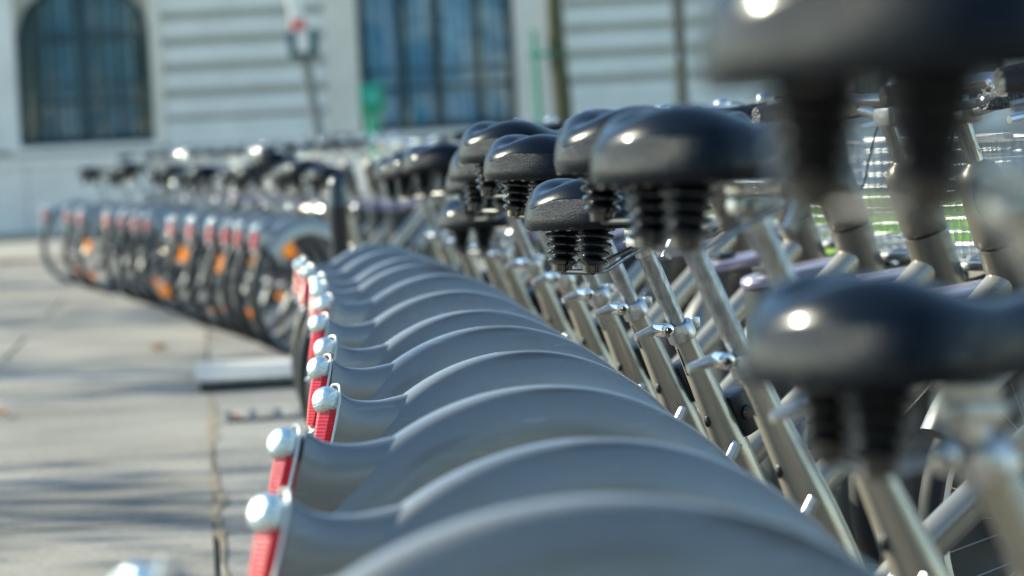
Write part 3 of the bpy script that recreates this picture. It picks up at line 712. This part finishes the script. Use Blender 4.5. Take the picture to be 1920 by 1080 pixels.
# grit and moss lodged in the long joint
jd = MB(); yy = 6.0; rj = random.Random(5); L_ = []; off_ = 0
while yy < 14.4:
    off_ = off_ * .8 + rj.gauss(0, .004); w_ = rj.uniform(.006, .019) * (1 + .6 * math.sin(yy * 2.1))
    L_.append((seam(yy) + off_ - w_, yy, .004)); L_.append((seam(yy) + off_ + w_, yy, .004)); yy += .11
jd.add(L_, [(2 * i, 2 * i + 1, 2 * i + 3, 2 * i + 2) for i in range(len(L_) // 2 - 1)])
tag(jd.obj('joint_grit', M['seam'], pv, smooth=False), kind='stuff')
# plain sheets for what lies outside the slabs
sh = MB().add([(-60, -40, -.012), (seam(-40) - 10.2, -40, -.012), (seam(35.95) - 10.2, 35.95, -.012), (-60, 35.95, -.012)], [(0, 1, 2, 3)])
sh.obj('far_pavement', M['pave'], pv, smooth=False)
kb = MB()
o = MB().box((0, 36.1, -.06), (120, .30, .16), bev=.01).obj('kerb', M['pave2'], None, smooth=False); tag(o, kind='structure')
o = MB().add([(-80, 36.25, -.10), (80, 36.25, -.10), (80, 50, -.10), (-80, 50, -.10)], [(0, 1, 2, 3)]).obj('road', M['road'], None, smooth=False); tag(o, kind='structure')
o = MB().box((0, 55, -.04), (160, 9.9, .12), bev=.01).obj('far_footpath', M['road'], None, smooth=False); tag(o, kind='structure')
o = MB().add([(-300, -300, -.16), (300, -300, -.16), (300, 300, -.16), (-300, 300, -.16)], [(0, 1, 2, 3)]).obj('ground', M['road'], None, smooth=False); tag(o, kind='structure')
# lawn on the right beyond the fronts of the bicycles
lw = tag(MB().box((14.5, 35.4, -.015), (24, 21, .08)).obj('lawn', M['lawn'], None, smooth=False), kind='structure')
bl = MB(); rb = random.Random(4)
for i in range(16000):
    x = rb.uniform(2.7, 9.5); yy = 25.2 + 20 * rb.random() ** 1.2; a = rb.uniform(0, 6.28); hgt = rb.uniform(.03, .08); w = .006
    c_, s_ = math.cos(a) * w, math.sin(a) * w; lx, ly = rb.uniform(-.03, .03), rb.uniform(-.03, .03)
    bl.add([(x - c_, yy - s_, .022), (x + c_, yy + s_, .022), (x + lx, yy + ly, .022 + hgt)], [(0, 1, 2)])
me = bpy.data.meshes.new('grass'); me.from_pydata(bl.v, [], bl.f); me.materials.append(M['blade'])
go = bpy.data.objects.new('grass', me); C.objects.link(go); tag(go, 'bright sunlit grass seen through the wire baskets', 'grass', kind='stuff')
# raised concrete slab; shade on its sides is put in as dark colour
o = empty('concrete_plinth', (-.30, 15.25, 0), R(5))
MB().box((0, 0, .022), (2.31, 1.21, .040)).obj('shaded_side', M['dock'], o, smooth=False)
MB().box((0, 0, .0505), (2.35, 1.25, .015), bev=.002).obj('slab_top', M['pave_light'], o, smooth=False)
tag(o, 'low pale flat slab with sides coloured dark for shade lying on the pavement beside the bicycle tyres', 'concrete slab')
# drain grate
gr = empty('drain_grate', (-.70, 13.1, .003), R(5)); tag(gr, 'dark slotted drain grate set in the paving near the seam', 'drain grate')
MB().box((0, 0, .002), (.92, .50, .006), bev=.001).obj('grate_frame', M['dock'], gr)
for i in range(9): MB().box((-.40 + i * .10, 0, .008), (.070, .42, .006), bev=.001).obj('grate_bar', M['pave2'], gr)
# fallen leaves
lf = MB(); rl = random.Random(8)
spots = [(-2.14, 13.7), (-2.17, 13.75), (-1.91, 17.8), (-1.95, 18.0), (-1.72, 18.9), (-1.05, 15.0), (-1.1, 12.9)]
spots += [(rl.uniform(-9, -3), 35.75 + rl.gauss(0, .12)) for _ in range(260)]
for x, yy in spots:
    s_ = rl.uniform(.035, .06); a = rl.uniform(0, 6.28); q = []
    for k_ in range(7):
        t = a + 2 * math.pi * k_ / 7; r_ = s_ * (1 if k_ % 2 else .55); q.append((x + r_ * math.cos(t), yy + r_ * math.sin(t), .008 + rl.uniform(0, .03)))
    lf.add(q + [(x, yy, .012)], [(k_, (k_ + 1) % 7, 7) for k_ in range(7)])
tag(lf.obj('fallen_leaves', M['dry_leaf'], None, smooth=False), 'brown fallen leaves along the kerb and on the paving', 'leaves', kind='stuff')

# ================================================================= STONE BUILDING
FY = 58.0
bd = empty('stone_building', (0, FY, 0)); tag(bd, 'pale stone building with banded masonry and tall barred windows', 'building')
HB = 14.0
def opening_wall(x0, x1, holes, m, depth=.6, front=0.0):
    # holes: (xl, xr, zb, zt, rise); builds piers, sill and arched head as solid pieces
    b = MB(); x = x0
    for xl, xr, zb, zt, rise in holes:
        if xl > x: b.box(((x + xl) / 2, front + depth / 2, HB / 2), (xl - x, depth, HB))
        b.box(((xl + xr) / 2, front + depth / 2, zb / 2), (xr - xl, depth, zb))
        n = 16; w = xr - xl
        for i in range(n):
            ta, tb = i / n, (i + 1) / n
            za = zt + rise * (1 - (2 * ta - 1) ** 2) ** .5 ; zb2 = zt + rise * (1 - (2 * tb - 1) ** 2) ** .5
            xa, xb = xl + w * ta, xl + w * tb
            b.add([(xa, front, za), (xb, front, zb2), (xb, front, HB), (xa, front, HB), (xa, front + depth, za), (xb, front + depth, zb2), (xb, front + depth, HB), (xa, front + depth, HB)],
                  [(0, 1, 2, 3), (4, 7, 6, 5), (0, 4, 5, 1), (3, 2, 6, 7)])
        x = xr
    if x < x1: b.box(((x + x1) / 2, front + depth / 2, HB / 2), (x1 - x, depth, HB))
    return b
W = [(-8.46, -6.10, 1.36, 3.30, .88), (-2.47, .26, 1.30, 4.2, .75), (6.1, 8.8, 1.30, 4.2, .75), (-14.6, -12.4, 1.36, 3.36, .58)]
W.sort()
opening_wall(-20, 26, W, M['joint']).obj('wall', M['joint'], bd, smooth=False)
# banded courses between the windows, each a block proud of the wall
def courses(x0, x1, z0, pitch, n, grv, m='stone'):
    for i in range(n):
        zc = z0 + pitch * i + pitch / 2
        MB().box(((x0 + x1) / 2, -.045, zc + 0), (x1 - x0, .09, pitch - grv), bev=.012).obj('stone_course', M[m], bd, smooth=False)
courses(-5.89, -3.05, 1.74 - .05, .453, 8, .14)
courses(1.17, 5.2, 1.60 - .03, .447, 8, .14)
courses(9.7, 14, 1.60 - .03, .447, 8, .14)
def plain(x0, x1, z0, z1, m='stone', dpt=.11): MB().box(((x0 + x1) / 2, -dpt / 2, (z0 + z1) / 2), (x1 - x0 - .006, dpt, z1 - z0), bev=.012).obj('stone_surround', M['stone_warm' if x0 > -8.5 else m], bd, smooth=False)
for x0, x1 in ((-6.10, -5.892), (-3.048, -2.47), (.26, 1.168), (5.202, 6.1), (8.8, 9.698), (-8.86, -8.46)): plain(x0, x1, 1.30, 7)
plain(-12.4, -8.862, 1.3, 7, 'stone_warm')
for xl, xr, zb, zt, rise in W:      # voussoir bands above the arches, sills below
    MB().box(((xl + xr) / 2, -.10, zb - .07), (xr - xl + .3, .30, .12), bev=.01).obj('window_sill', M['stone'], bd, smooth=False)
MB().box((-.5, -.10, .60), (27, .20, 1.18), bev=.02).obj('base_course', M['stone'], bd, smooth=False)
for (x0, x1) in ((-5.89, -3.05), (1.17, 5.2)): MB().box(((x0 + x1) / 2, -.04, 1.45), (x1 - x0, .08, .44), bev=.01).obj('stone_course', M['stone'], bd, smooth=False)
def window(xl, xr, zb, zt, rise, nb, curt):
    w = xr - xl; cx = (xl + xr) / 2; n = 18
    def arch(inset, yy):
        pts = [(xl + inset, yy, zb + inset), (xl + inset, yy, zt)]
        for i in range(1, n):
            t = i / n; pts.append((xl + inset + (w - 2 * inset) * t, yy, zt + (rise - inset) * (1 - (2 * t - 1) ** 2) ** .5))
        return pts + [(xr - inset, yy, zt), (xr - inset, yy, zb + inset)]
    fr = MB().tube(arch(.05, .24), .06, n=6, closed=True, ref=(0, 1, 0))
    wo = fr.obj('window', M['dark_frame'], bd, smooth=False)
    q = arch(.06, .26); MB().add(q, [tuple(range(len(q)))]).obj('pane', M['glass'], wo, smooth=False)
    def top(x):
        t = (x - xl) / w; return zt + (rise - .05) * max(0, 1 - (2 * t - 1) ** 2) ** .5
    for k in range(1, 4):
        x = xl + w * k / 4; MB().box((x, .23, (zb + top(x)) / 2), (.10 if k == 2 else .06, .06, top(x) - zb)).obj('mullion', M['dark_frame'], wo, smooth=False)
    for z in (zb + .75, zt - .1): MB().box((cx, .235, z), (w - .1, .05, .06)).obj('glazing_bar', M['dark_frame'], wo, smooth=False)
    for k in range(nb):             # outer grille
        x = xl + w * (k + .5) / nb; MB().tube([(x, .12, zb + .02), (x, .12, top(x))], .013, n=6).obj('window_bar', M['dark_frame'], wo)
    for z in (zb + .14, zb + 1.05, zt): MB().box((cx, .12, z), (w, .03, .045)).obj('grille_rail', M['dark_frame'], wo, smooth=False)
    # folded net curtains behind the glass
    for a, b in curt:
        vs = []; fs = []; nn = 60
        for i in range(nn + 1):
            x = lerp(a, b, i / nn); yy = .36 + .03 * math.sin(i * 1.05) + .015 * math.sin(i * .37)
            vs += [(x, yy, zb + .03), (x, yy, top(x) - .01)]
        for i in range(nn): fs.append((2 * i, 2 * i + 2, 2 * i + 3, 2 * i + 1))
        MB().add(vs, fs).obj('curtain', M['curtain'], wo)
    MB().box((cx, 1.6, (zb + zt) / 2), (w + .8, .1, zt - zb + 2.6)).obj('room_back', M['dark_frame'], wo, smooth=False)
window(*[h for h in W if h[0] == -8.46][0], 14, [(-8.02, -7.48), (-7.38, -7.04), (-6.97, -6.46)])
window(*[h for h in W if h[0] == -2.47][0], 16, [(-2.35, -1.75), (-1.62, -1.18), (-1.02, -.40), (-.30, .12)])
window(*[h for h in W if h[0] == 6.1][0], 16, [(6.2, 7.2), (7.5, 8.7)])
window(*[h for h in W if h[0] == -14.6][0], 14, [(-14.4, -13.2)])
MB().box((3, .30 + 6, HB + .2), (46.4, 13, .4)).obj('roof', M['joint'], bd, smooth=False)
# low wall before the building
lwall = empty('low_wall', (0, 50.4, 0)); tag(lwall, 'pale low stone wall standing before the building behind the far bicycles', 'wall')
x = -13.0; k = 0
while x < -1.0:
    w = 1.9; MB().box((x + w / 2, .2, .50), (w - .010, .40, 1.0), bev=.012).obj('wall_block', M['low_wall'], lwall, smooth=False)
    MB().box((x + w / 2, .2, 1.055), (w - .008, .50, .10), bev=.015).obj('coping_stone', M['low_wall'], lwall, smooth=False); x += w

# ================================================================= STREET FURNITURE
o = empty('bollard', (-.66, 12.9, 0)); tag(o, 'black round-topped bollard between the near and far rows', 'bollard')
MB().lathe([(.055, 0), (.055, .05), (.038, .07), (.038, .80), (.041, .81), (.041, .83), (.037, .84), (.037, .885), (.034, .91), (.024, .93), (.008, .942)], n=24).obj('post', M['black_metal'], o)
o = empty('lamp_post', (2.45, 45, .0)); tag(o, 'slender dark lamp post against the banded masonry at right', 'lamp post')
MB().lathe([(.16, 0), (.16, .5), (.10, .6), (.095, .9), (.088, 3.2), (.05, 6.5)], n=18).obj('post', M['black_metal'], o)
MB().lathe([(.05, 0), (.20, .12), (.26, .5), (.14, .62), (.02, .75)], origin=(0, 0, 6.5), n=14).obj('lantern', M['black_metal'], o)
for z in (2.95, 2.0):
    MB().box((-.11, -.04, z), (.12, .12, .16), bev=.03).obj('pole_band', M['alloy'], o)
# leaning post with box and striped arm
ax_ = Vector((-.135, 0, 1)).normalized()
o = empty('barrier_post', (-2.06, 40, 0)); tag(o, 'leaning grey post carrying a dark box and red and white striped arm', 'barrier post')
MB().tube([(0, 0, -.1), ax_ * 2.3], .06, n=14).obj('post', M['grey_metal'], o)
bx_ = MB().box((-.30, 0, 2.33), (.36, .26, .34), Matrix.Rotation(R(-4), 3, 'Y'), bev=.03).obj('control_box', M['teal_box'], o)
MB().box((-.30, -.135, 2.36), (.15, .02, .26), bev=.009).obj('box_plate', M['white_paint'], bx_)
for k in range(8):
    a_ = Vector((-.335 - k * .035, -.16, 2.50 + k * .34)); b_ = Vector((-.335 - (k + 1) * .035, -.16, 2.50 + (k + 1) * .34))
    if k % 2 == 0: e_ = a_.lerp(b_, .35); MB().tube([a_, e_], .085, n=12, flat=.5).obj('red_band', M['red_paint'], o); a_ = e_
    MB().tube([a_, b_], .084, n=12, flat=.5).obj('white_band', M['white_paint'], o)
# round green sign
o = empty('green_sign', (-1.77, 45, 0)); tag(o, 'small rounded green sign with pale centre on a green post', 'sign')
MB().box((0, 0, 1.70), (.34, .08, .42), bev=.035).obj('sign_board', M['green_paint'], o)
MB().lathe([(.075, 0), (.085, .006), (.085, .012)], origin=(0, -.055, 1.73), axis=(0, 1, 0), n=18).obj('sign_disc', M['pale_green'], o)
MB().tube([(0, .02, 0), (0, .02, 1.5)], .09, n=14).obj('post', M['green_paint'], o)

# ================================================================= TREES
def make_tree(base, h, r0, label, seed, spread=2.2, leaves=1500, trunk_m='bark', group=None, h1=.38):
    rr = random.Random(seed); o = empty('tree', base); tag(o, label, 'tree', group)
    tr = MB(); pts = [(rr.uniform(-.012, .012) * i, rr.uniform(-.012, .012) * i, h * i / 8) for i in range(9)]
    pts[0] = (0, 0, -.05)
    tr.tube(spline(pts, 2), [lerp(r0, r0 * .35, i / 16) * (1.25 if i == 0 else 1) for i in range(17)], n=12)
    tips = []
    limbs = MB()
    for i in range(13):
        t = lerp(h1, .97, i / 12); q = Vector(pts[min(8, int(t * 8))]); q.z = h * t
        a = i * 2.4 + rr.uniform(-.3, .3); ln = spread * (1.15 - .6 * t) * rr.uniform(.75, 1.1)
        e = q + Vector((math.cos(a) * ln, math.sin(a) * ln, ln * rr.uniform(.35, .7)))
        m_ = q.lerp(e, .5) + Vector((0, 0, .12))
        limbs.tube(spline([q, m_, e], 3), [lerp(r0 * .32, r0 * .08, j / 6) for j in range(7)], n=6)
        tips += [m_, e]
        for k in range(5):
            s_ = q.lerp(e, rr.uniform(.35, .95)); d2 = Vector((rr.gauss(0, 1), rr.gauss(0, 1), rr.gauss(.3, .6))).normalized() * rr.uniform(.35, .8)
            limbs.tube([s_, s_ + d2 * .55 + Vector((0, 0, .05)), s_ + d2], [r0 * .08, r0 * .05, r0 * .02], n=4); tips.append(s_ + d2)
    to = tr.obj('trunk', M[trunk_m], o); limbs.obj('limbs', M[trunk_m], to)
    lv = MB()
    for i in range(leaves):
        c_ = rr.choice(tips) + Vector((rr.gauss(0, .22), rr.gauss(0, .22), rr.gauss(0, .18)))
        u = Vector((rr.gauss(0, 1), rr.gauss(0, 1), rr.gauss(0, 1))).normalized(); v = u.orthogonal().normalized(); s_ = rr.uniform(.05, .10)
        lv.add([c_ - u * s_, c_ + v * s_ * .5, c_ + u * s_, c_ - v * s_ * .5], [(0, 1, 2, 3)])
    lo_ = lv.obj('crown', M['leaf'], o, smooth=False); lo_['kind'] = 'stuff'
    return o
t1 = make_tree((.72, 40, 0), 6.0, .135, 'slim olive tree trunk between the second window and banded wall', 3, 1.6, 1800, h1=.62)
sk = empty('tree_stake', (.46, 40.05, 0)); tag(sk, 'thin green stake tied beside the slim tree trunk', 'stake')
MB().tube([(0, 0, 0), (-.04, 0, 2.35)], .035, n=8).obj('stake', M['green_paint'], sk)
MB().tube([(-.1, -.03, 2.05), (.34, -.12, 2.05)], .03, n=8).obj('tie', M['green_paint'], sk)
for i, (x, yy, h_) in enumerate([(-13.0, 14.6, 7.5), (-13.4, 20.6, 7.2), (-13.8, 26.6, 7.6), (-14.4, 33.0, 7.2), (-13.4, 9.4, 8.0)]):
    make_tree((x, yy, 0), h_, .13, ['tall street tree casting streaky shade on the pavement, nearest of five', 'street tree left of the paving, second along the kerb',
              'street tree left of the paving, middle of the line', 'street tree left of the paving, farthest along the kerb', 'street tree left of the camera side paving'][i], 20 + i, 2.6, 1500, group='street trees lining the left edge')

# unseen foliage added behind the viewpoint to darken what vinyl, paint and chrome mirror
lv = MB(); rr = random.Random(77); cl = []
for i in range(150): cl.append((Vector((rr.uniform(-30, 36), rr.uniform(-17, -10), rr.uniform(.8, 8.2))), rr.uniform(1.0, 2.1)))
for c_, rad_ in cl:
    for k in range(75):
        d_ = Vector((rr.gauss(0, 1), rr.gauss(0, 1), rr.gauss(0, .8))).normalized() * rad_ * rr.uniform(.5, 1.05)
        u = Vector((rr.gauss(0, 1), rr.gauss(0, 1), rr.gauss(0, 1))).normalized(); v = u.orthogonal().normalized(); s_ = rr.uniform(.18, .38); p_ = c_ + d_
        lv.add([p_ - u * s_, p_ + v * s_ * .6, p_ + u * s_, p_ - v * s_ * .6], [(0, 1, 2, 3)])
tb = lv.obj('unseen_foliage', M['leaf'], None, smooth=False); tag(tb, 'unseen dark foliage added behind the camera to darken reflections', 'unseen_foliage', kind='stuff')
